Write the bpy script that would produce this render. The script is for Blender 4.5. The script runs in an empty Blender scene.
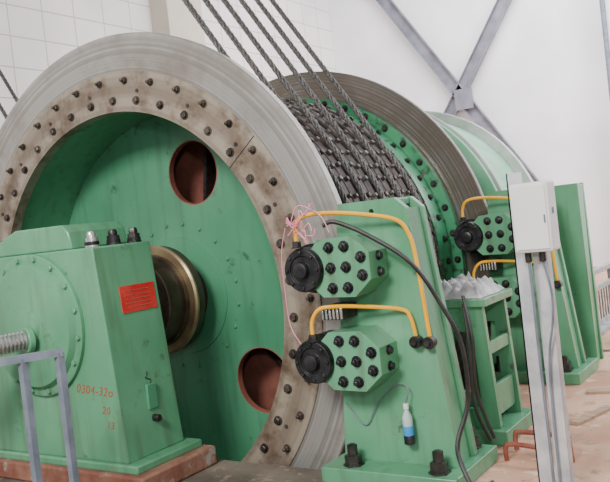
import bpy, math, random
from mathutils import Vector, Matrix, noise as mnoise
random.seed(7)
pi=math.pi; sin=math.sin; cos=math.cos; rad=math.radians
col=bpy.context.scene.collection
FLOOR=-1.05

# ------------------------------------------------------------ materials
def new_mat(name):
    m=bpy.data.materials.new(name); m.use_nodes=True
    nt=m.node_tree; b=nt.nodes['Principled BSDF']
    return m,nt,b
def N(nt,t,**kw):
    n=nt.nodes.new(t)
    for k,v in kw.items(): setattr(n,k,v)
    return n
def noisy(name,c1,c2,scale=6,rough=.5,metal=0,lo=.35,hi=.65,bump=0,bscale=40,detail=6,spots=None,stretch=None,streak=None):
    m,nt,b=new_mat(name)
    tc=N(nt,'ShaderNodeTexCoord'); mp=N(nt,'ShaderNodeMapping')
    if stretch: mp.inputs['Scale'].default_value=stretch
    nt.links.new(tc.outputs['Object'],mp.inputs['Vector'])
    no=N(nt,'ShaderNodeTexNoise'); no.inputs['Scale'].default_value=scale; no.inputs['Detail'].default_value=detail
    nt.links.new(mp.outputs[0],no.inputs['Vector'])
    cr=N(nt,'ShaderNodeValToRGB'); cr.color_ramp.elements[0].position=lo; cr.color_ramp.elements[1].position=hi
    cr.color_ramp.elements[0].color=(*c1,1); cr.color_ramp.elements[1].color=(*c2,1)
    nt.links.new(no.outputs['Fac'],cr.inputs['Fac'])
    outc=cr.outputs[0]
    for sp in (spots or []):
        n2=N(nt,'ShaderNodeTexNoise'); n2.inputs['Scale'].default_value=sp[1]; n2.inputs['Detail'].default_value=8; n2.inputs['Roughness'].default_value=.7
        nt.links.new(mp.outputs[0],n2.inputs['Vector'])
        r2=N(nt,'ShaderNodeValToRGB'); r2.color_ramp.elements[0].position=sp[2]; r2.color_ramp.elements[1].position=sp[2]+.08
        nt.links.new(n2.outputs['Fac'],r2.inputs['Fac'])
        mx=N(nt,'ShaderNodeMixRGB'); mx.inputs[2].default_value=(*sp[0],1)
        nt.links.new(r2.outputs[0],mx.inputs[0]); nt.links.new(outc,mx.inputs[1]); outc=mx.outputs[0]
    if streak:   # grime runs: noise stretched vertically
        ms=N(nt,'ShaderNodeMapping'); ms.inputs['Scale'].default_value=(9,9,.9); nt.links.new(tc.outputs['Object'],ms.inputs['Vector'])
        n4=N(nt,'ShaderNodeTexNoise'); n4.inputs['Scale'].default_value=1.6; n4.inputs['Detail'].default_value=6; nt.links.new(ms.outputs[0],n4.inputs['Vector'])
        r4=N(nt,'ShaderNodeValToRGB'); r4.color_ramp.elements[0].position=.50; r4.color_ramp.elements[1].position=.78
        r4.color_ramp.elements[1].color=(streak[1],)*3+(1,)
        nt.links.new(n4.outputs['Fac'],r4.inputs[0])
        mx=N(nt,'ShaderNodeMixRGB'); mx.inputs[2].default_value=(*streak[0],1)
        nt.links.new(r4.outputs[0],mx.inputs[0]); nt.links.new(outc,mx.inputs[1]); outc=mx.outputs[0]
    nt.links.new(outc,b.inputs['Base Color'])
    b.inputs['Roughness'].default_value=rough; b.inputs['Metallic'].default_value=metal
    if bump:
        n3=N(nt,'ShaderNodeTexNoise'); n3.inputs['Scale'].default_value=bscale; n3.inputs['Detail'].default_value=5
        nt.links.new(tc.outputs['Object'],n3.inputs['Vector'])
        bp=N(nt,'ShaderNodeBump'); bp.inputs['Strength'].default_value=bump; bp.inputs['Distance'].default_value=.01
        nt.links.new(n3.outputs['Fac'],bp.inputs['Height']); nt.links.new(bp.outputs[0],b.inputs['Normal'])
    return m
def ring_steel(name,c1,c2,c3,metal=.75,rough=.38,rs=26,patch=2.2,lo=.42,w=.24):
    m,nt,b=new_mat(name)
    tc=N(nt,'ShaderNodeTexCoord'); sx=N(nt,'ShaderNodeSeparateXYZ'); nt.links.new(tc.outputs['Object'],sx.inputs[0])
    cb=N(nt,'ShaderNodeCombineXYZ'); nt.links.new(sx.outputs['X'],cb.inputs['X']); nt.links.new(sx.outputs['Z'],cb.inputs['Y'])
    ln=N(nt,'ShaderNodeVectorMath',operation='LENGTH'); nt.links.new(cb.outputs[0],ln.inputs[0])
    n1=N(nt,'ShaderNodeTexNoise',noise_dimensions='1D'); n1.inputs['Scale'].default_value=rs; n1.inputs['Detail'].default_value=4; n1.inputs['Roughness'].default_value=.7
    nt.links.new(ln.outputs['Value'],n1.inputs['W'])
    n2=N(nt,'ShaderNodeTexNoise'); n2.inputs['Scale'].default_value=patch; n2.inputs['Detail'].default_value=9; n2.inputs['Roughness'].default_value=.68
    nt.links.new(tc.outputs['Object'],n2.inputs['Vector'])
    r1=N(nt,'ShaderNodeValToRGB'); r1.color_ramp.elements[0].position=.35; r1.color_ramp.elements[1].position=.65
    r1.color_ramp.elements[0].color=(*c1,1); r1.color_ramp.elements[1].color=(*c2,1)
    nt.links.new(n1.outputs['Fac'],r1.inputs[0])
    r2=N(nt,'ShaderNodeValToRGB'); r2.color_ramp.elements[0].position=lo; r2.color_ramp.elements[1].position=lo+w
    nt.links.new(n2.outputs['Fac'],r2.inputs[0])
    mx=N(nt,'ShaderNodeMixRGB'); mx.inputs[2].default_value=(*c3,1)
    nt.links.new(r2.outputs[0],mx.inputs[0]); nt.links.new(r1.outputs[0],mx.inputs[1])
    nt.links.new(mx.outputs[0],b.inputs['Base Color'])
    b.inputs['Metallic'].default_value=metal; b.inputs['Roughness'].default_value=rough
    return m
GREEN=noisy('green_paint',(.085,.28,.15),(.125,.35,.20),scale=2.2,rough=.30,spots=[((.07,.11,.07),5,.61),((.22,.40,.28),9,.66)],streak=((.09,.12,.075),.6))
GREEN_D=noisy('green_paint_web',(.058,.235,.125),(.085,.29,.165),scale=1.5,rough=.38,spots=[((.045,.14,.085),6,.60)],streak=((.05,.12,.075),.55))
GREEN_F=noisy('green_paint_drum_flange',(.03,.22,.10),(.06,.28,.14),scale=3,rough=.4,spots=[((.03,.07,.04),9,.54)])
GREEN_L=noisy('green_paint_pale',(.13,.38,.23),(.28,.50,.36),scale=2,rough=.45)
STEEL_O=ring_steel('brake_track_steel',(.27,.26,.245),(.47,.455,.44),(.24,.205,.17),metal=.5,rough=.32,patch=1.6,lo=.45)
STEEL_I=ring_steel('rusty_flange_steel',(.23,.185,.145),(.36,.305,.245),(.115,.075,.05),metal=.35,rough=.45,rs=9,patch=3.0,lo=.47,w=.18)
STEEL_B=ring_steel('dull_track_steel',(.11,.10,.09),(.28,.26,.24),(.16,.13,.10),metal=.6,rough=.30,rs=45,patch=2)
STEEL_R=noisy('rim_pale_steel',(.35,.38,.36),(.55,.57,.55),scale=3,rough=.4,metal=.4)
HUB=ring_steel('hub_dull_steel',(.085,.066,.05),(.21,.17,.13),(.06,.045,.035),metal=.6,rough=.38,rs=30,patch=5)
HUBE=noisy('hub_edge_brass_tint',(.26,.19,.11),(.40,.31,.18),scale=6,rough=.35,metal=.6)
DARK=noisy('dark_bolt_steel',(.02,.02,.022),(.06,.055,.05),scale=20,rough=.4,metal=.5)
BOLTG=noisy('worn_bolt_steel',(.035,.03,.027),(.11,.092,.075),scale=11,rough=.42,metal=.5)
LBOLT=noisy('clamp_bolt_steel',(.06,.055,.05),(.19,.175,.165),scale=11,rough=.42,metal=.5)
BLACK=noisy('black_oxide',(.010,.010,.012),(.032,.032,.036),scale=15,rough=.36,metal=.3)
BRIGHT=noisy('bright_steel',(.45,.45,.46),(.7,.7,.7),scale=12,rough=.25,metal=.85)
LINER=noisy('friction_liner',(.016,.012,.011),(.070,.050,.042),scale=14,rough=.65,bump=.5)
ROPE=noisy('wire_rope',(.04,.037,.037),(.16,.15,.145),scale=60,rough=.5,metal=.4)
YEL=noisy('yellow_pipe_paint',(.80,.38,.008),(.88,.46,.02),scale=10,rough=.35)
RUBBER=noisy('black_rubber',(.01,.01,.01),(.025,.025,.025),scale=10,rough=.5)
PINK=noisy('pink_wire',(.75,.2,.33),(.8,.3,.4),scale=10,rough=.5)
RED=noisy('red_plate',(.50,.02,.02),(.62,.05,.04),scale=8,rough=.4)
PLTXT=noisy('plate_lettering',(.25,.10,.07),(.4,.2,.15),scale=60,rough=.5)
REDINK=noisy('red_marker',(.42,.025,.015),(.36,.07,.04),scale=30,rough=.6)
RUSTP=noisy('rusty_red_pipe',(.2,.05,.03),(.32,.1,.07),scale=12,rough=.6)
INNER=noisy('drum_interior_primer',(.15,.045,.035),(.30,.11,.08),scale=4,rough=.7)
WHITE=noisy('white_enamel',(.72,.74,.76),(.80,.82,.84),scale=4,rough=.35)
GALV=noisy('galvanised_steel',(.40,.42,.45),(.60,.62,.65),scale=9,rough=.45,metal=.3)
GRATE=noisy('grating_steel',(.25,.26,.27),(.42,.43,.44),scale=9,rough=.5,metal=.3)
GREY=noisy('grey_railing_paint',(.12,.145,.18),(.19,.22,.27),scale=9,rough=.45)
BRACE=noisy('brace_grey_paint',(.15,.15,.19),(.23,.23,.28),scale=4,rough=.5)
PLINTH=noisy('red_oxide_plinth',(.18,.06,.04),(.30,.16,.11),scale=5,rough=.8,bump=.4,spots=[((.33,.30,.26),6,.56)])
CLOTH=noisy('grey_rag',(.28,.27,.28),(.62,.61,.62),scale=11,rough=.9,bump=.6,bscale=20)
WOOD=noisy('scrap_wood',(.28,.18,.12),(.42,.29,.2),scale=5,rough=.7,stretch=(1,8,1))
BLUE=noisy('blue_plastic',(.03,.25,.6),(.05,.35,.7),scale=8,rough=.3)
CLEAR=noisy('cloudy_bottle',(.35,.5,.48),(.5,.62,.6),scale=8,rough=.2)
CONC=noisy('pit_concrete',(.10,.09,.08),(.2,.18,.16),scale=4,rough=.85,bump=.5)
FLOORM=noisy('floor_screed',(.42,.225,.14),(.60,.38,.27),scale=1.6,rough=.8,bump=.25,spots=[((.28,.18,.12),2.6,.53),((.62,.48,.38),4.5,.58),((.17,.12,.09),7,.62)],detail=9)
FLOORG=noisy('floor_grey_steel',(.09,.076,.062),(.2,.168,.135),scale=3,rough=.6,bump=.3,spots=[((.3,.22,.17),9,.57)])
def wall_mat(name,c,grid=False):
    m,nt,b=new_mat(name)
    tc=N(nt,'ShaderNodeTexCoord')
    no=N(nt,'ShaderNodeTexNoise'); no.inputs['Scale'].default_value=.8; no.inputs['Detail'].default_value=6
    nt.links.new(tc.outputs['Object'],no.inputs['Vector'])
    cr=N(nt,'ShaderNodeValToRGB'); cr.color_ramp.elements[0].color=(c[0]*.88,c[1]*.88,c[2]*.9,1); cr.color_ramp.elements[1].color=(*c,1)
    cr.color_ramp.elements[0].position=.35; cr.color_ramp.elements[1].position=.6
    nt.links.new(no.outputs['Fac'],cr.inputs[0])
    if grid:
        sx=N(nt,'ShaderNodeSeparateXYZ'); nt.links.new(tc.outputs['Object'],sx.inputs[0])
        cb=N(nt,'ShaderNodeCombineXYZ'); nt.links.new(sx.outputs['Y'],cb.inputs['X']); nt.links.new(sx.outputs['Z'],cb.inputs['Y'])
        br=N(nt,'ShaderNodeTexBrick'); br.offset=0; br.inputs['Scale'].default_value=1.0
        br.inputs['Brick Width'].default_value=.6; br.inputs['Row Height'].default_value=.45; br.inputs['Mortar Size'].default_value=.009
        br.inputs['Mortar'].default_value=(.46,.43,.41,1)
        nt.links.new(cb.outputs[0],br.inputs['Vector']); nt.links.new(cr.outputs[0],br.inputs['Color1']); nt.links.new(cr.outputs[0],br.inputs['Color2'])
        nt.links.new(br.outputs['Color'],b.inputs['Base Color'])
    else: nt.links.new(cr.outputs[0],b.inputs['Base Color'])
    b.inputs['Roughness'].default_value=.8
    return m
WALL_E=wall_mat('white_plaster',(.88,.87,.91)); WALL_L=wall_mat('tiled_plaster',(.84,.81,.79),True); PIL=wall_mat('cream_pilaster',(.60,.54,.45))

# ------------------------------------------------------------ mesh builder
class MB:
    def __init__(s): s.v=[]; s.f=[]; s.m=[]; s.mats=[]
    def mi(s,m):
        if m not in s.mats: s.mats.append(m)
        return s.mats.index(m)
    def add(s,vs,fs,m):
        o=len(s.v); i=s.mi(m); s.v+= [tuple(v) for v in vs]
        for f in fs: s.f.append([a+o for a in f]); s.m.append(i)
    def box(s,a,b,m):
        x0,y0,z0=a; x1,y1,z1=b
        s.add([(x0,y0,z0),(x1,y0,z0),(x1,y1,z0),(x0,y1,z0),(x0,y0,z1),(x1,y0,z1),(x1,y1,z1),(x0,y1,z1)],
              [(0,3,2,1),(4,5,6,7),(0,1,5,4),(1,2,6,5),(2,3,7,6),(3,0,4,7)],m)
    def lathe(s,p0,axis,prof,m,n=48,closed=False,phase=0):
        d=Vector(axis).normalized(); a=Vector((0,0,1)) if abs(d.z)<.9 else Vector((1,0,0))
        u=a.cross(d).normalized(); w=d.cross(u); p0=Vector(p0); vs=[]; fs=[]
        for (t,r) in prof:
            for i in range(n):
                q=2*pi*(i+phase)/n; vs.append(p0+d*t+(u*cos(q)+w*sin(q))*r)
        K=len(prof)
        for k in range(K if closed else K-1):
            k2=(k+1)%K
            for i in range(n):
                j=(i+1)%n; fs.append((k*n+i,k*n+j,k2*n+j,k2*n+i))
        if not closed:
            if prof[0][1]>1e-6: fs.append(tuple(range(n))[::-1])
            if prof[-1][1]>1e-6: fs.append(tuple((K-1)*n+i for i in range(n)))
        s.add(vs,fs,m)
    def cyl(s,p0,p1,r,m,n=24,b=0):
        p0=Vector(p0);p1=Vector(p1);L=(p1-p0).length
        pr=[(0,r),(L,r)] if not b else [(0,r-b),(b,r),(L-b,r),(L,r-b)]
        s.lathe(p0,p1-p0,pr,m,n)
    def bolt(s,p,nrm,r,h,m,washer=True,stud=False,ph=None):
        p=Vector(p);n=Vector(nrm).normalized()
        if washer: s.lathe(p,n,[(0,r*1.35),(h*.18,r*1.35)],m,10)
        s.lathe(p,n,[(0,r),(h*.85,r),(h,r*.8)],m,6,phase=random.random() if ph is None else ph)
        if stud: s.lathe(p,n,[(h,r*.55),(h*1.7,r*.55),(h*1.8,r*.4)],m,8)
    def prism(s,pts,ax,a,b,m):
        def P(q,v):
            return (q[0],v,q[1]) if ax==1 else ((v,q[0],q[1]) if ax==0 else (q[0],q[1],v))
        n=len(pts); vs=[P(q,a) for q in pts]+[P(q,b) for q in pts]
        fs=[tuple(range(n)),tuple(range(n,2*n))[::-1]]+[(i,i+n,(i+1)%n+n,(i+1)%n) for i in range(n)]
        s.add(vs,fs,m)
    def tube(s,pts,r,m,n=8,sm=6):
        pts=[Vector(p) for p in pts]
        if sm:
            q=[]; P=[pts[0]]+pts+[pts[-1]]
            for i in range(1,len(P)-2):
                for k in range(sm):
                    t=k/sm; a,b,c,d=P[i-1],P[i],P[i+1],P[i+2]
                    q.append(.5*((2*b)+(c-a)*t+(2*a-5*b+4*c-d)*t*t+(3*b-a-3*c+d)*t**3))
            q.append(pts[-1]); pts=q
        vs=[];fs=[];u=None
        for i,p in enumerate(pts):
            d=(pts[min(i+1,len(pts)-1)]-pts[max(i-1,0)]).normalized()
            if u is None:
                a=Vector((0,0,1)) if abs(d.z)<.9 else Vector((1,0,0)); u=d.cross(a).normalized()
            u=(u-d*u.dot(d)).normalized(); w=d.cross(u)
            for k in range(n): vs.append(p+(u*cos(2*pi*k/n)+w*sin(2*pi*k/n))*r)
        for i in range(len(pts)-1):
            for k in range(n):
                j=(k+1)%n; fs.append((i*n+k,i*n+j,(i+1)*n+j,(i+1)*n+k))
        fs.append(tuple(range(n))[::-1]); fs.append(tuple((len(pts)-1)*n+k for k in range(n)))
        s.add(vs,fs,m)
    def plate(s,outline,holes,y0,y1,m):
        cu=bpy.data.curves.new('tmp','CURVE'); cu.dimensions='2D'; cu.fill_mode='BOTH'; cu.extrude=(y1-y0)/2
        for poly in [outline]+holes:
            sp=cu.splines.new('POLY'); sp.points.add(len(poly)-1)
            for i,q in enumerate(poly): sp.points[i].co=(q[0],q[1],0,1)
            sp.use_cyclic_u=True
        ob=bpy.data.objects.new('tmp',cu); me=ob.to_mesh()
        ym=(y0+y1)/2
        vs=[(v.co.x,ym-v.co.z,v.co.y) for v in me.vertices]; fs=[tuple(p.vertices) for p in me.polygons]
        s.add(vs,fs,m); ob.to_mesh_clear(); bpy.data.objects.remove(ob); bpy.data.curves.remove(cu)
    def obj(s,name,parent=None,bevel=0,ang=35):
        me=bpy.data.meshes.new(name); me.from_pydata(s.v,[],s.f)
        for m in s.mats: me.materials.append(m)
        me.polygons.foreach_set('material_index',s.m)
        me.polygons.foreach_set('use_smooth',[True]*len(s.f))
        me.update(); me.set_sharp_from_angle(angle=rad(ang))
        o=bpy.data.objects.new(name,me); col.objects.link(o)
        if parent: o.parent=parent
        if bevel:
            md=o.modifiers.new('bevel','BEVEL'); md.width=bevel; md.segments=2; md.limit_method='ANGLE'; md.angle_limit=rad(40)
        return o
def empty(name,loc=(0,0,0)):
    e=bpy.data.objects.new(name,None); col.objects.link(e); e.location=loc; e.empty_display_size=.2; return e
def circ(r,n=96,cx=0,cz=0): return [(cx+r*cos(2*pi*i/n),cz+r*sin(2*pi*i/n)) for i in range(n)]
Y=(0,1,0)
def bolts_ring(mb,r,y,n,br,h,m,nrm=(0,-1,0),off=0,stud=False):
    for i in range(n):
        q=2*pi*(i+off)/n
        mb.bolt((r*cos(q),y,r*sin(q)),nrm,br,h,m,stud=stud)

# ------------------------------------------------------------ hoist drum
drum=empty('hoist_drum')
def ring(mb,r0,r1,y0,y1,mat,n=160,b=.008):
    mb.lathe((0,y0,0),Y,[(0,r0),(0,r1-b),(b,r1),(y1-y0-b,r1),(y1-y0,r1-b),(y1-y0,r0)],mat,n,closed=True)
m=MB(); ring(m,1.73,2.0,0,.07,STEEL_O); m.obj('brake_disc_track',drum)
m=MB(); ring(m,1.44,1.73,-.012,.08,STEEL_I,b=.004)
for a in (38,218):
    q=rad(a); u=Vector((cos(q),0,sin(q))); w=Vector((-sin(q),0,cos(q)))
    P=[u*1.44-w*.003,u*1.73-w*.003,u*1.73+w*.003,u*1.44+w*.003]
    m.add([p+Vector((0,-.0135,0)) for p in P]+[p+Vector((0,-.011,0)) for p in P],[(0,1,2,3),(0,4,5,1),(1,5,6,2),(2,6,7,3),(3,7,4,0)],BLACK)
m.obj('brake_disc_flange',drum)
m=MB(); bolts_ring(m,1.66,-.012,40,.021,.026,BOLTG,stud=True); bolts_ring(m,1.52,-.012,40,.024,.026,BOLTG,off=.5)
for i in range(20):
    q=2*pi*(i+.25)/20; m.cyl((1.59*cos(q),-.018,1.59*sin(q)),(1.59*cos(q),-.01,1.59*sin(q)),.014,BOLTG,10)
m.obj('flange_bolts',drum)
m=MB()
m.lathe((0,.07,0),Y,[(0,1.46),(0,1.55),(2.41,1.55),(2.41,1.46)],GREEN_D,160,closed=True)
m.obj('drum_shell',drum)
m=MB()
HA=(75,-43,197)
holes=[circ(.255,40,1.0*cos(rad(a)),1.0*sin(rad(a))) for a in HA]+[circ(.275,48)]
m.plate(circ(1.462,128),holes,.60,.64,GREEN_D)
for a in HA:
    x,z=1.0*cos(rad(a)),1.0*sin(rad(a)); m.lathe((x,.599,z),Y,[(0,.248),(0,.256),(.05,.256),(.05,.248)],INNER,40,closed=True)
m.obj('drum_web',drum)
m=MB(); m.plate(circ(1.455,96),[circ(.28,32)],1.0,1.03,INNER)
m.lathe((0,.66,0),Y,[(0,1.44),(.34,1.44),(.34,1.455),(0,1.455)],INNER,96,closed=True)
for k in range(6):
    q=rad(60*k+20); u=Vector((cos(q),0,sin(q))); w=Vector((-sin(q),0,cos(q)))
    P=[u*.35-w*.015,u*1.44-w*.015,u*1.44+w*.015,u*.35+w*.015]
    m.add([p+Vector((0,.85,0)) for p in P]+[p+Vector((0,1.0,0)) for p in P],[(0,1,2,3),(0,4,5,1),(1,5,6,2),(2,6,7,3),(3,7,4,0)],DARK)
m.obj('inner_diaphragm',drum)
m=MB()
m.lathe((0,.10,0),Y,[(0,.27),(0,.33),(.015,.34),(.15,.34),(.15,.36),(.20,.36)],HUB,80)
m.lathe((0,.29,0),Y,[(0,.30),(0,.415),(.012,.43),(.03,.43),(.03,.30)],HUBE,80,closed=True)
m.lathe((0,.32,0),Y,[(0,.26),(0,.42),(.075,.42),(.085,.41),(.085,.26)],HUB,80,closed=True)
m.cyl((0,-.72,0),(0,6.2,0),.275,HUB,64,.01)
m.obj('main_shaft_and_hub',drum)
m=MB()
m.lathe((0,.59,0),Y,[(0,.275),(0,.47),(.012,.475),(.012,.275)],GREEN_D,80,closed=True)
bolts_ring(m,.58,.60,20,.016,.014,GREEN_D,off=.5)
m.lathe((-1.34,.34,.80),(.2,1,.1),[(-.015,.055),(-.015,.10),(.015,.10),(.015,.055)],GALV,28,closed=True)
m.cyl((-1.40,.34,.70),(-1.36,.34,.76),.03,GALV,10)
m.obj('lifting_eye',drum)
SP=.285
RY=[.43+SP*i for i in range(6)]
RR=1.665
m=MB(); h=SP/2
for i,y in enumerate(RY):
    for (a,b) in ((y-h,y-.04),(y+.04,y+h)):
        m.lathe((0,a,0),Y,[(0,1.55),(0,1.635),(.01,1.648),(b-a-.01,1.648),(b-a,1.635),(b-a,1.55)],LINER,140,closed=True)
    m.lathe((0,y-.04,0),Y,[(0,1.55),(0,1.61),(.08,1.61),(.08,1.55)],LINER,100,closed=True)
m.obj('friction_lining',drum)
m=MB()
for i,y in enumerate(RY):
    for k in range(80):
        q=2*pi*k/80+random.uniform(-.008,.008)
        if -1.7<((q+pi)%(2*pi)-pi)<2.3:
            for yy in (y-.092,y+.092):
                r=1.645; n=(cos(q),0,sin(q)); m.bolt((r*n[0],yy+random.uniform(-.008,.008),r*n[2]),n,random.uniform(.016,.023),.030,BOLTG if random.random()<.6 else LBOLT,washer=False)
m.obj('lining_clamp_bolts',drum)
m=MB(); ring(m,1.50,1.70,2.36,2.44,GREEN_F,b=.004)
m.lathe((0,2.13,0),Y,[(0,1.54),(0,1.60),(.02,1.61),(.24,1.61),(.24,1.54)],GREEN_F,140,closed=True); m.obj('drum_flange',drum)
m=MB(); bolts_ring(m,1.655,2.36,44,.024,.03,DARK)
for k in range(52):
    q=2*pi*k/52; n=(cos(q),0,sin(q)); m.bolt((1.607*n[0],2.245,1.607*n[2]),n,.024,.03,DARK)
m.obj('drum_flange_bolts',drum)
m=MB(); ring(m,1.69,1.97,2.46,2.53,STEEL_B); m.obj('rear_brake_disc_track',drum)
m=MB(); m.lathe((0,2.45,0),Y,[(0,1.45),(0,1.58),(2.4,1.62),(2.4,1.45)],GREEN_L,140,closed=True); m.obj('rear_drum_shell',drum)
m=MB(); ring(m,1.5,1.74,3.55,3.60,GREEN_L); ring(m,1.5,1.73,4.85,4.93,STEEL_R); ring(m,1.5,1.76,3.66,3.69,STEEL_R); m.obj('rear_drum_rims',drum)

# ------------------------------------------------------------ ropes
ropes=empty('hoist_ropes')
A1=rad(33); A2=rad(213)
for y in RY:
    m=MB(); step=.032; Lup=9.0; pts=[]
    d=Vector((-sin(A1),0,cos(A1)))
    p=Vector((cos(A1)*RR,y,sin(A1)*RR)); n=int(Lup/step)
    pts+=[p+d*(Lup-i*step) for i in range(n)]
    arc=A1+(2*pi-A2); k=int(arc*RR/step)
    pts+=[Vector((cos(A1-arc*i/k)*RR,y,sin(A1-arc*i/k)*RR)) for i in range(k)]
    p=Vector((cos(A2)*RR,y,sin(A2)*RR)); pts+=[p+d*(i*step) for i in range(n)]
    for sidx in range(5):
        vs=[];fs=[];ns=5
        for i,q in enumerate(pts):
            t=(pts[min(i+1,len(pts)-1)]-pts[max(0,i-1)]).normalized(); u=Vector(Y); w=t.cross(u)
            ph=2*pi*(i*step/.30+sidx/5); cc=q+(u*cos(ph)+w*sin(ph))*.0145
            for j in range(ns): vs.append(cc+(u*cos(2*pi*j/ns)+w*sin(2*pi*j/ns))*.0095)
        for i in range(len(pts)-1):
            for j in range(ns):
                j2=(j+1)%ns; fs.append((i*ns+j,i*ns+j2,(i+1)*ns+j2,(i+1)*ns+j))
        m.add(vs,fs,ROPE)
    m.obj('rope',ropes,ang=80)

# ------------------------------------------------------------ bearing housing
def housing(name,y0,flip=False,detail=True):
    e=empty(name,(0,0,0))
    m=MB()
    prof=[(-.76,-.88),(.72,-.88),(.66,-.10),(.62,.40),(.62,.47),(-.62,.47),(-.62,.40),(-.66,-.1)]
    m.prism(prof,1,y0,y0+.50,GREEN)
    cap=[(-.46,.47),(.42,.47),(.40,.58),(.34,.63),(-.14,.635),(-.36,.56)]
    m.prism(cap,1,y0+.01,y0+.49,GREEN)
    m.box((-.86,y0-.03,-.93),(.82,y0+.56,-.875),GREEN)
    m.obj('housing_body',e,bevel=.012)
    m=MB()
    ff=y0 if not flip else y0+.5; s=-1 if not flip else 1
    m.lathe((0,ff,0),(0,s,0),[(0,.47),(.025,.47),(.03,.46),(.03,.42),(.05,.41),(.07,.40),(.075,.38),(.075,.12),(.10,.11),(.10,0)],GREEN,72)
    for i in range(16):
        q=2*pi*(i+.5)/16; m.bolt((.44*cos(q),ff+s*.028,.44*sin(q)),(0,s,0),.018,.02,GREEN)
    m.lathe((0,y0+.5 if not flip else y0,0),(0,-s,0),[(0,.40),(.03,.40),(.04,.38),(.04,.29)],GREEN,64)
    m.obj('end_cover',e)
    m=MB()
    for yy in (y0+.09,y0+.27,y0+.45):
        for xx in (.52,-.54):
            m.lathe((xx,yy,.47),(0,0,1),[(0,.05),(.012,.05),(.012,.042),(.06,.042),(.062,.03),(.085,.03),(.10,.022)],BRIGHT if yy<y0+.2 else DARK,6 if yy>y0+.3 else 12)
            m.lathe((xx,yy,.475),(0,0,1),[(.0,.046),(.03,.046)],BLACK,12)
    m.obj('cap_bolts',e)
    m=MB(); m.box((-.92,y0-.07,FLOOR),(.9,y0+.60,-.925),PLINTH); m.obj('plinth',e,bevel=.015)
    if detail:
        m=MB()
        def sx(z): return .62+(.40-z)*.04/.50 if z>-.1 else .66+(-.1-z)*.06/.78
        z0,z1=.03,.20; o=.006
        m.add([(sx(z0)+o,y0+.16,z0),(sx(z0)+o,y0+.46,z0),(sx(z1)+o,y0+.46,z1),(sx(z1)+o,y0+.16,z1),
               (sx(z0),y0+.16,z0),(sx(z0),y0+.46,z0),(sx(z1),y0+.46,z1),(sx(z1),y0+.16,z1)],[(0,1,2,3),(0,4,5,1),(1,5,6,2),(2,6,7,3),(3,7,4,0)],RED)
        for zz in (.06,.085,.11,.135,.165): m.box((sx(zz)+o,y0+.19,zz),(sx(zz)+o+.0015,y0+.42,zz+.004),PLTXT)
        m.obj('name_plate',e)
        m=MB()
        m.box((.69,y0+.23,-.60),(.712,y0+.31,-.44),GREEN_D); m.cyl((.69,y0+.27,-.66),(.75,y0+.27,-.66),.024,DARK,12)
        m.obj('oil_port',e,bevel=.004)
        m=MB(); n=30; prof=[]; L=.75
        for i in range(n):
            t=L*i/n; prof+=[(t,.050),(t+L/n*.25,.064),(t+L/n*.6,.064),(t+L/n*.85,.050)]
        m.lathe((.03,-.90,-.08),(-.30,-1,-.02),prof,BRIGHT,24)
        m.cyl((.04,y0-.09,-.08),(.03,-.93,-.08),.085,GREEN,28,.006); m.obj('flexible_conduit',e)
        for txt,x,z,sz in (('0304-32o',.31,-.44,.08),('20',.53,-.57,.07),('13',.56,-.66,.065)):
            cu=bpy.data.curves.new('text','FONT'); cu.body=txt; cu.size=sz; cu.extrude=.0006; cu.offset=-.0004; cu.shear=.25; cu.space_character=1.1; cu.materials.append(REDINK)
            o=bpy.data.objects.new('paint_marking',cu); col.objects.link(o); o.parent=e; o.location=(x,y0-.0012,z); o.rotation_euler=(pi/2,rad(4),0)
        m=MB(); m.tube([(sx(-.38)+.002,y0+.27,-.36),(sx(-.42)+.002,y0+.25,-.40),(sx(-.42)+.002,y0+.29,-.42),(sx(-.46)+.002,y0+.26,-.46)],.003,DARK,5); m.obj('pen_mark',e)
    return e
housing('bearing_housing',-.80)
housing('bearing_housing.001',5.35,flip=True,detail=False)

# ------------------------------------------------------------ brake stands
def caliper(m,z,side):
    def yy(v): return side*v if side<0 else .07+v
    a,b=yy(.13),yy(.34)
    oc=[(1.90,z-.10),(1.97,z-.165),(2.18,z-.17),(2.29,z-.075),(2.29,z+.075),(2.18,z+.17),(1.97,z+.165),(1.90,z+.10)]
    m.prism(oc,1,a,b,GREEN)
    n=(0,side,0)
    m.lathe((1.865,yy(.02),z),n,[(0,.12),(.10,.12),(.10,.145),(.24,.145),(.24,.128),(.34,.128),(.355,.12),(.355,.085),(.345,.08),(.345,.05),(.36,.045),(.38,.045),(.385,.03)],BLACK,40)
    for i in range(8):
        q=2*pi*i/8; m.bolt((1.865+.103*cos(q),yy(.375),z+.103*sin(q)),n,.011,.012,DARK,washer=False)
    for (x,dz) in ((2.04,.115),(2.04,0),(2.04,-.115),(2.14,.115),(2.14,0),(2.14,-.115),(2.24,.05),(2.24,-.05)):
        m.bolt((x,b,z+dz),n,.025,.026,BLACK,stud=True)
    for dz in (.045,-.045):
        m.bolt((2.29,(a+b)/2,z+dz),(1,0,0),.022,.025,BLACK)
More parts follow.
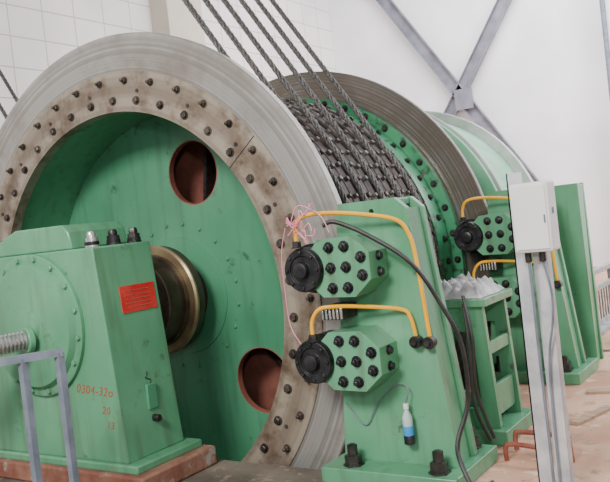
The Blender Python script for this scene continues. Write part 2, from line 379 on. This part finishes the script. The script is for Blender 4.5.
def stand(name,y0):
    e=empty(name,(0,y0,0))
    out=[(1.86,-.96),(2.60,-.96),(2.59,-.88),(2.44,.49),(2.37,.555),(2.00,.555),(1.985,.50)]
    m=MB()
    m.plate(out,[circ(.016,16,2.22,.49)],-.13,-.085,GREEN)
    m.plate([(2.05,-.96),(2.60,-.96),(2.44,.49),(2.37,.555),(2.1,.555)],[],.075,.12,GREEN)
    m.add([(2.575,-.085,-.96),(2.575,.075,-.96),(2.425,.075,.49),(2.425,-.085,.49),(2.535,-.085,-.96),(2.535,.075,-.96),(2.385,.075,.49),(2.385,-.085,.49)],
          [(0,1,2,3),(7,6,5,4),(0,3,7,4),(1,5,6,2)],GREEN)
    m.box((2.06,-.085,.51),(2.37,.075,.55),GREEN)
    m.box((2.08,-.085,-.96),(2.12,.075,.5),GREEN)
    m.box((1.80,-.32,FLOOR),(2.65,.30,-.96),GREEN)
    m.obj('stand_frame',e,bevel=.006)
    m=MB()
    for x in (1.98,2.52):
        for y in (-.235,.22):
            m.lathe((x,y,-.96),(0,0,1),[(0,.062),(.012,.062),(.012,.05),(.06,.05),(.065,.03),(.12,.03),(.125,.02)],DARK,6)
    m.obj('anchor_bolts',e)
    m=MB()
    for z in (.20,-.33):
        caliper(m,z,-1); caliper(m,z,1)
    m.box((1.93,-.30,-.10),(2.06,-.14,-.02),DARK)
    for k in range(6): m.cyl((1.93+.025*k,-.31,-.095),(1.93+.025*k,-.31,-.03),.009,BRIGHT,8)
    m.obj('calipers',e,bevel=.005)
    m=MB()
    m.tube([(1.84,-.36,.34),(1.845,-.36,.44),(1.90,-.36,.505),(2.04,-.30,.51),(2.25,-.24,.475),(2.40,-.19,.43),(2.455,-.165,.35),(2.48,-.155,.20),(2.51,-.15,-.25)],.012,YEL)
    m.tube([(1.88,-.36,-.20),(1.885,-.36,-.10),(1.94,-.36,-.03),(2.02,-.33,-.02),(2.15,-.25,-.035),(2.36,-.17,-.07),(2.41,-.16,-.12),(2.43,-.155,-.24)],.012,YEL)
    m.obj('oil_pipes',e)
    m=MB()
    for x,z in ((2.43,-.255),(2.51,-.26)):
        m.cyl((x,-.13,z),(x,-.19,z),.034,BLACK,16,.004); m.cyl((x,-.13,z),(x,-.205,z),.016,DARK,10)
    m.bolt((1.84,-.36,.33),(0,0,1),.025,.04,DARK); m.bolt((1.88,-.36,-.21),(0,0,1),.025,.04,DARK)
    m.obj('pipe_fittings',e)
    return e
s1=stand('brake_stand',0)
s2=stand('brake_stand.001',2.49)
m=MB()
m.tube([(2.03,-.36,.44),(2.10,-.34,.455),(2.28,-.30,.36),(2.50,-.26,.19),(2.62,-.2,-.05),(2.69,-.15,-.28),(2.67,-.1,-.59),(2.62,-.18,-.80),(2.66,-.25,-.90),(2.74,-.28,-1.02),(2.76,-.1,-1.035)],.013,RUBBER,8)
m.tube([(2.60,.15,-.05),(2.65,.1,-.3),(2.62,.15,-.6),(2.66,.24,-.9)],.011,RUBBER,8)
m.tube([(2.58,.19,-.1),(2.60,.16,-.35),(2.58,.2,-.7),(2.62,.28,-.93)],.010,RUBBER,8)
m.obj('rubber_hose',s1)
m=MB()
for k in range(7):
    r=random.random
    p0=Vector((1.80+.08*r(),-.40,.40+.08*r())); pts=[p0]
    for i in range(6):
        p0=p0+Vector((.055*(r()-.15),-.01*(r()-.5),.09*(r()-.5))); pts.append(p0.copy())
    m.tube(pts,.0035,PINK,5)
m.tube([(1.80,-.40,.45),(1.74,-.38,.30),(1.72,-.36,.05),(1.74,-.37,-.12),(1.82,-.40,-.22)],.003,PINK,5)
m.tube([(1.84,-.40,.47),(1.90,-.39,.57),(2.02,-.36,.50),(2.08,-.38,.40)],.003,PINK,5)
m.obj('signal_wires',s1)
e=empty('sample_bottle')
m=MB(); bx,by=2.33,-.18
m.lathe((bx,by,-.83),(0,0,1),[(0,.026),(.005,.031),(.05,.031),(.055,.028)],BLACK,18)
m.lathe((bx,by,-.78),(0,0,1),[(0,.03),(.05,.031),(.055,.03)],BLUE,18)
m.lathe((bx,by,-.725),(0,0,1),[(0,.029),(.05,.029),(.085,.013),(.10,.012)],CLEAR,18)
m.lathe((bx,by,-.63),(0,0,1),[(0,.016),(.03,.016)],WHITE,14)
m.tube([(bx,by,-.60),(bx+.02,by+.01,-.52),(bx-.06,by+.03,-.50),(bx-.2,by+.03,-.62),(bx-.3,by+.04,-.75),(bx-.42,by+.04,-.62)],.004,GREY,6)
m.obj('bottle_and_wire',e)

e=empty('caliper_support_frame')
m=MB()
for yy in (.62,1.02):
    m.plate([(1.95,-.96),(2.56,-.96),(2.52,-.18),(1.98,-.18)],[[(2.05,-.84),(2.22,-.84),(2.22,-.34),(2.05,-.34)],[(2.29,-.84),(2.45,-.84),(2.44,-.34),(2.29,-.34)]],yy,yy+.04,GREEN)
m.box((1.94,.58,-.18),(2.56,1.10,-.13),GREEN); m.box((1.92,.56,FLOOR),(2.62,1.12,-.96),GREEN)
m.box((2.50,.66,-.9),(2.53,1.02,-.7),GREEN)
m.box((2.495,.66,-.5),(2.525,1.02,-.42),GREEN)
m.obj('pedestal',e,bevel=.005)
# rag thrown over the pedestal
m=MB(); nx,ny=44,38; vs=[];fs=[]
for j in range(ny):
    for i in range(nx):
        u=i/(nx-1); v=j/(ny-1); x=1.97+.56*u; y=.60+.48*v
        ed=min(u,1-u,v,1-v); k=min(1,ed/.16)
        nn=mnoise.fractal(Vector((x*9,y*9,3.1)),.8,2.0,4)
        z=-.127+k*(.045+.085*abs(nn)+.04*abs(mnoise.noise(Vector((x*22,y*22,0)))))
        x+=.035*mnoise.noise(Vector((x*8,y*8,9))); y+=.035*mnoise.noise(Vector((x*8,y*8,5)))
        vs.append((x,y,z))
for j in range(ny-1):
    for i in range(nx-1): a=j*nx+i; fs.append((a,a+1,a+nx+1,a+nx))
m.add(vs,fs,CLOTH); m.obj('crumpled_rag',ang=50)
e=empty('rear_support_frame')
m=MB()
m.plate([(2.0,FLOOR),(2.60,FLOOR),(2.58,.55),(2.08,.55)],[],2.98,3.02,GREEN)
m.plate([(2.0,FLOOR),(2.60,FLOOR),(2.58,.55),(2.08,.55)],[],3.16,3.20,GREEN)
m.box((2.54,3.02,FLOOR),(2.58,3.16,.54),GREEN); m.box((2.08,3.02,.50),(2.56,3.16,.55),GREEN)
m.obj('frame',e,bevel=.006)

# ------------------------------------------------------------ switch box on its post
e=empty('electrical_switch_box')
m=MB()
m.box((3.085,-.30,.20),(3.275,-.17,.54),WHITE); m.obj('box_body',e,bevel=.012)
m=MB(); m.box((3.10,-.308,.215),(3.262,-.30,.525),WHITE); m.box((3.247,-.315,.34),(3.254,-.308,.38),GREY)
m.box((3.275,-.26,.38),(3.280,-.24,.41),GREY)
m.obj('box_door',e,bevel=.003)
m=MB()
m.box((3.035,-.165,FLOOR),(3.115,-.158,.60),GALV); m.box((3.035,-.165,FLOOR),(3.042,-.10,.60),GALV)
m.box((3.13,-.17,FLOOR),(3.20,-.162,.20),GALV); m.box((3.193,-.165,FLOOR),(3.20,-.10,.20),GALV)
m.box((3.0,-.22,FLOOR),(3.24,-.06,FLOOR+.012),GALV)
m.obj('angle_posts',e)
m=MB()
m.cyl((3.13,-.24,.20),(3.13,-.24,.15),.016,DARK,12); m.cyl((3.20,-.24,.20),(3.20,-.24,.15),.016,DARK,12)
m.tube([(3.13,-.24,.15),(3.13,-.23,0),(3.12,-.20,-.3),(3.12,-.19,-.7),(3.12,-.19,-1.03)],.008,GREY,7)
m.tube([(3.20,-.24,.15),(3.225,-.24,.0),(3.21,-.22,-.15),(3.16,-.19,-.4),(3.15,-.19,-1.03)],.006,GREY,7)
m.obj('cables',e)

# ------------------------------------------------------------ railings
e=empty('guard_railing')
m=MB(); A=Vector((1.0,-1.4,-.06)); B=Vector((.5,-2.15,-.06))
d=(B-A).normalized()
def bar(p,q,w,mm):
    p=Vector(p);q=Vector(q);m.lathe(p,q-p,[(0,w),((q-p).length,w)],mm,4,phase=.5)
bar(A,B,.028,GREY)
for t in (0.02,.20,.86): p=A+d*t; bar((p.x,p.y,FLOOR),(p.x,p.y,-.06),.026,GREY)
m.obj('rails',e)
e=empty('floor_grating_barrier')
m=MB()
X=2.22
for z in (-.42,-.60,-.98): bar((X,3.7,z),(X,9.0,z),.035,GRATE)
for i in range(7): bar((X,3.7+.88*i,FLOOR),(X,3.7+.88*i,-.42),.04,GRATE)
for i in range(44): bar((X,3.75+.12*i,-.98),(X,3.75+.12*i,-.60),.012,GRATE)
m.box((X-.1,3.7,FLOOR),(X+.12,9.0,FLOOR+.05),GRATE)
m.obj('barrier',e)

# ------------------------------------------------------------ floor pipes, scrap boards
e=empty('drain_pipes')
m=MB()
m.tube([(2.70,.48,-1.04),(2.70,.48,-.95),(2.74,.48,-.93),(3.0,.45,-.93),(3.03,.43,-.94),(3.05,.38,-.98),(3.06,.36,-1.05)],.015,RUSTP,10)
m.tube([(2.70,.30,-1.05),(2.70,.30,-.97),(2.74,.30,-.95),(2.90,.27,-.95),(2.93,.26,-.97),(2.95,.22,-1.05)],.014,RUSTP,10)
m.obj('pipes',e)
e=empty('scrap_boards')
m=MB()
for (x,y,a,l,w) in ((3.0,2.0,.3,.5,.10),(3.2,3.2,-.2,1.0,.14),(3.0,4.1,.8,.8,.1),(2.9,3.6,.1,.9,.16),(3.25,2.5,.9,.6,.07),(2.95,1.3,1.3,.45,.07)):
    u=Vector((cos(a),sin(a),0));v=Vector((-sin(a),cos(a),0));c=Vector((x,y,FLOOR))
    P=[c-u*l/2-v*w/2,c+u*l/2-v*w/2,c+u*l/2+v*w/2,c-u*l/2+v*w/2]
    m.add(P+[p+Vector((0,0,.02)) for p in P],[(0,3,2,1),(4,5,6,7),(0,1,5,4),(1,2,6,5),(2,3,7,6),(3,0,4,7)],WOOD)
m.obj('boards',e)

# ------------------------------------------------------------ building
m=MB()
PX0,PX1,PY0,PY1=-2.25,1.78,-.13,5.25
m.box((-7,-8,FLOOR-.12),(9,PY0,FLOOR),FLOORG)
m.box((-7,PY0,FLOOR-.12),(PX0,14,FLOOR),FLOORM); m.box((PX1,PY0,FLOOR-.12),(9,14,FLOOR),FLOORM); m.box((PX0,PY1,FLOOR-.12),(PX1,14,FLOOR),FLOORM)
m.box((2.66,-2.5,FLOOR-.001),(9,PY0,FLOOR+.004),FLOORM)
m.box((PX0-.1,PY0-.1,-2.5),(PX1+.1,PY1+.1,-2.4),CONC)
m.box((PX0-.1,PY0-.1,-2.4),(PX0,PY1+.1,FLOOR-.12),CONC); m.box((PX1,PY0-.1,-2.4),(PX1+.1,PY1+.1,FLOOR-.12),CONC)
m.box((PX0,PY0-.1,-2.4),(PX1,PY0,FLOOR-.12),CONC); m.box((PX0,PY1,-2.4),(PX1,PY1+.1,FLOOR-.12),CONC)
m.obj('floor')
m=MB(); m.box((-5.2,-8,FLOOR),(-5,12,7),WALL_L); m.obj('wall_left')
m=MB(); m.box((-5.2,12,FLOOR),(9,12.2,7),WALL_E); m.obj('wall_back')
m=MB(); m.box((-5.0,5.9,FLOOR),(-4.6,6.8,7),PIL); m.obj('trim_1')
m=MB(); m.box((1.15,11.6,FLOOR),(1.75,12.0,7),WALL_E); m.obj('trim_2')
e=empty('wall_drain_pipe'); m=MB(); m.cyl((1.22,11.5,FLOOR),(1.22,11.5,7),.05,GREY,12); m.obj('pipe',e)
e=empty('wall_bracing')
m=MB()
def chan(p,q,w):
    p=Vector(p);q=Vector(q);d=(q-p).normalized();v=Vector((0,1,0));u=d.cross(v).normalized()
    for (a,b,c0,c1) in ((-w,w,0,.02),(-w,-w+.02,0,.09),(w-.02,w,0,.09)):
        P=[p+u*a-v*c0,p+u*b-v*c0,p+u*b-v*c1,p+u*a-v*c1]; Q=[x+(q-p) for x in P]
        m.add(P+Q,[(0,1,2,3),(7,6,5,4),(0,4,5,1),(1,5,6,2),(2,6,7,3),(3,7,4,0)],BRACE)
def at(x,z,y=11.85,y0=9):
    k=(y+3.994)/(y0+3.994); return (4.354+(x-4.354)*k,y,.463+(z-.463)*k)
chan(at(-3.0,5.9),at(.6,.29),.135); chan(at(.75,4.65),at(-1.35,1.6),.135)
# gusset plate where the braces cross
g=at(-.69,2.32); m.box((g[0]-.2,11.73,g[2]-.22),(g[0]+.2,11.755,g[2]+.22),BRACE)
m.obj('braces',e)

# ------------------------------------------------------------ light
w=bpy.data.worlds.new('world'); bpy.context.scene.world=w; w.use_nodes=True
bg=w.node_tree.nodes['Background']; bg.inputs[0].default_value=(.98,.98,1,1); bg.inputs[1].default_value=.52
def area(name,loc,tgt,size,power,color=(1,1,1)):
    l=bpy.data.lights.new(name,'AREA'); l.shape='RECTANGLE'; l.size=size[0]; l.size_y=size[1]; l.energy=power; l.color=color
    o=bpy.data.objects.new(name,l); col.objects.link(o); o.location=loc
    o.rotation_euler=(Vector(tgt)-Vector(loc)).to_track_quat('-Z','Y').to_euler(); return o
area('window_light',(2.5,-7,4.5),(0.5,0,0),(2.5,1.6),820,(1,.965,.91))
area('wall_fill_side',(7.5,6,5),(0,8,0),(4,3),1000,(.98,.97,1))  # added fill from the right to whiten the walls, not a hall fixture
area('wall_fill_top',(1,8,6.8),(0,11,1),(6,4),900)  # added fill from above that brightens the back wall, no real roof lamp
area('flash_fill',(4.9,-4.6,1.3),(1.2,.3,0),(.25,.25),65,(1,.97,.93))  # flash-like fill added beside the camera, no lamp stands in the hall here

# ------------------------------------------------------------ camera
F=770.0
cd=bpy.data.cameras.new('camera'); co=bpy.data.objects.new('camera',cd); col.objects.link(co)
Rv=Vector((.8248,.5540,-.1132)); Uv=Vector((.0816,.0815,.9933)); Fv=Vector((-.5595,.8285,-.0220))
co.matrix_world=Matrix(((Rv.x,Uv.x,-Fv.x,4.354),(Rv.y,Uv.y,-Fv.y,-3.994),(Rv.z,Uv.z,-Fv.z,.463),(0,0,0,1)))
cd.lens=F/610*36; cd.sensor_width=36; cd.clip_end=200
bpy.context.scene.camera=co
